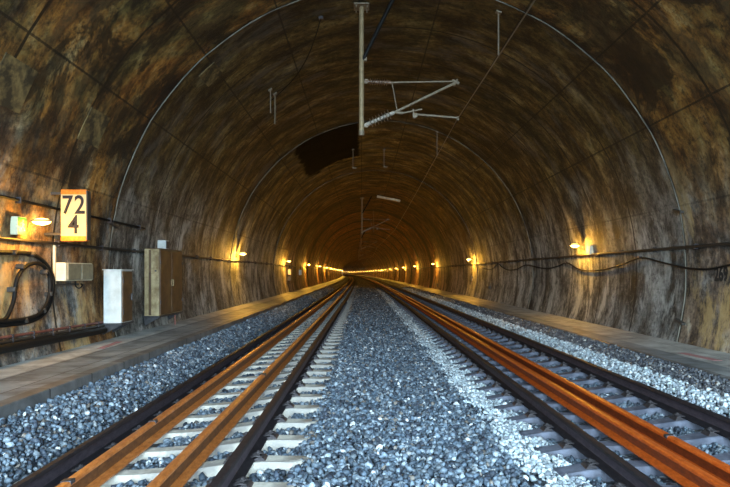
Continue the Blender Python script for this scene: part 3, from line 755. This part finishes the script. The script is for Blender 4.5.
# ceiling hangers
def hanger(px, y0, y1, label, u_shape=False):
    a = wall_at(px, y0 - 3, .0); k = a.y / F; b = Vector((a.x, a.y, CAMZ + (HY - y1) * k)); root = empty('ceiling_hanger', a)
    MB().tube([(0, 0, .0), b - a], .018, 8).build('rod', M_GALV, root, True)
    MB().box((0, 0, -.03), (.12, .12, .03), Matrix.Rotation(math.atan2(a.x - TX, a.z - CAMZ - TH), 3, 'Y'), .004).build('foot_plate', M_GALV, root)
    if u_shape: MB().box((.07, 0, (b - a).z), (.20, .05, .05), bev=.008).build('cross_piece', M_GALV, root)
    return tag(root, label, 'hanger')
hanger(498.5, 14, 55, 'thin pale ceiling rod right of the bracket arm, nearest ring')
hanger(437, 134, 156, 'thin pale ceiling rod below the bracket arm tip')
hanger(275, 96, 124, 'thin pale ceiling rod left of the black soot patch')
hanger(270.5, 92, 113, 'shorter pale ceiling rod beside the one left of the soot patch')
hanger(353, 152, 168, 'short pale rod hanging below the drop post, left of two', True)
hanger(384, 152, 167, 'short pale rod hanging below the drop post, right of two', True)
hanger(373.5, 214, 232, 'distant pale ceiling rod deep in the tunnel')
# loose cable hanging on the crown, left of the post
root = empty('hanging_cable', wall_at(321, 18, .03)); L = root.location.copy()
ca = px_cable([(321, 18), (315, 38), (307, 58), (296, 76), (283, 90), (272, 100)], .05)
MB().tube([p - L for p in spline(ca, 5)], .014, 6).build('cable', M_BLACK, root, True); MB().box((0, 0, 0), (.1, .1, .06), bev=.01).build('cable_hook', M_CLIP, root)
tag(root, 'thin black cable trailing across the crown left of the drop post', 'cable')
# slanted tray under the crown deep inside
p0, p1 = wall_at(377, 196.5, .25), wall_at(399, 203.5, .25); p1.y = p0.y; 
root = empty('crown_tray', p0); d = p1 - p0
MB().box(d / 2, (d.length, .3, .16), Matrix.Rotation(math.atan2(-d.z, d.x), 3, 'Y'), .02).build('tray', M_CREAM, root)
for t in (.15, .85):
    q = d * t; hh = TH + math.sqrt(TR ** 2 - (p0.x + q.x + bend(p0.y) - TX) ** 2) + CAMZ - p0.z - q.z
    MB().tube([q, q + Vector((0, 0, hh))], .015, 6).build('hanger_rod', M_GALV, root)
tag(root, 'slanted tan tray hanging under the crown beyond the drop post', 'tray')

# mortar patches on the lining
def patch(px0, py0, px1, py1, label):
    c = [(px0, py0), (px1, py0), (px1, py1), (px0, py1)]; ctr = wall_at((px0 + px1) / 2, (py0 + py1) / 2, 0)
    a = math.atan2(ctr.z - CAMZ - TH, ctr.x - TX); ds = abs(px1 - px0) * ctr.y / F; dy = .7
    n = 5; vs, fs = [], []; hw = abs(py1 - py0) * ctr.y / F / TR / 2 * 1.2
    for off in (.010, -.02):
        for i in range(n + 1):
            q = a - hw + 2 * hw * i / n
            for yy in (-dy / 2, dy / 2):
                vs.append(Vector((TX + (TR - off) * math.cos(q) , ctr.y + yy, CAMZ + TH + (TR - off) * math.sin(q))) - ctr)
    for b in (0, 2 * (n + 1)):
        for i in range(n): fs.append((b + 2 * i, b + 2 * i + 1, b + 2 * i + 3, b + 2 * i + 2))
    m = 2 * (n + 1)
    for i in range(n):
        fs.append((2 * i, 2 * i + 2, m + 2 * i + 2, m + 2 * i)); fs.append((2 * i + 1, 2 * i + 3, m + 2 * i + 3, m + 2 * i + 1))
    fs.append((0, 1, m + 1, m)); fs.append((2 * n, 2 * n + 1, m + 2 * n + 1, m + 2 * n))
    o = MB().add(vs, fs).build('mortar_patch', M_PATCH, loc=ctr); return tag(o, label, 'patch')
patch(2, 64, 22, 104, 'rectangular pale mortar patch high on left wall at the photo edge')
patch(82, 114, 106, 142, 'rectangular pale mortar patch on left wall above the 72/4 sign')
patch(201, 66, 221, 83, 'rectangular mortar patch just past the nearest ring joint, upper left')
patch(632, 138, 652, 158, 'rectangular mortar patch just past the nearest ring joint, upper right')

# paint marks on the walkways
def mark(X0, X1, s0, s1, h, label):
    root = MB().box((0, 0, 0), (abs(X1 - X0), s1 - s0, .004), Matrix.Rotation(.1, 3, 'Z')).build('paint_mark', M_PINK, loc=W((X0 + X1) / 2, (s0 + s1) / 2, h + .003)); tag(root, label, 'paint mark')
mark(-4.72, -4.60, 9.9, 10.9, PL + .004, 'faded red paint mark on the left walkway below the pale cabinet')
mark(5.60, 5.76, 9.2, 10.1, PR + .004, 'faded red paint mark on the right walkway at the photo edge')

# ---------------------------------------------------------------- daylight from the portal behind the camera
w = bpy.data.worlds.new('daylight'); scene.world = w; w.use_nodes = True
bg = w.node_tree.nodes['Background']; bg.inputs[0].default_value = (.67, .87, 1.0, 1); bg.inputs[1].default_value = 27.0
pd = bpy.data.lights.new('portal_opening', 'AREA'); pd.shape = 'RECTANGLE'; pd.size = 12.2; pd.size_y = 8.2; pd.cycles.is_portal = True
po = bpy.data.objects.new('portal_opening', pd); COL.objects.link(po); po.location = (TX, Y0 - .05, CAMZ + 2.0); po.rotation_euler = (PI / 2, 0, 0)

cam = bpy.data.cameras.new('camera'); co = bpy.data.objects.new('camera', cam); COL.objects.link(co)
co.location = (0, 0, CAMZ); co.rotation_euler = (PI / 2, 0, 0)
cam.sensor_width = 36.0; cam.lens = F / 730 * 36.0; cam.shift_y = (HY - 243.5) / 730; cam.clip_end = 2000; cam.clip_start = .05
scene.camera = co
scene.view_settings.view_transform = 'Standard'; scene.view_settings.look = 'None'; scene.view_settings.gamma = 1.0; scene.view_settings.use_curve_mapping = False
scene.view_settings.exposure = 0.0
scene.cycles.max_bounces = 6; scene.cycles.diffuse_bounces = 4; scene.cycles.use_denoising = True
scene.cycles.sample_clamp_indirect = 6.0
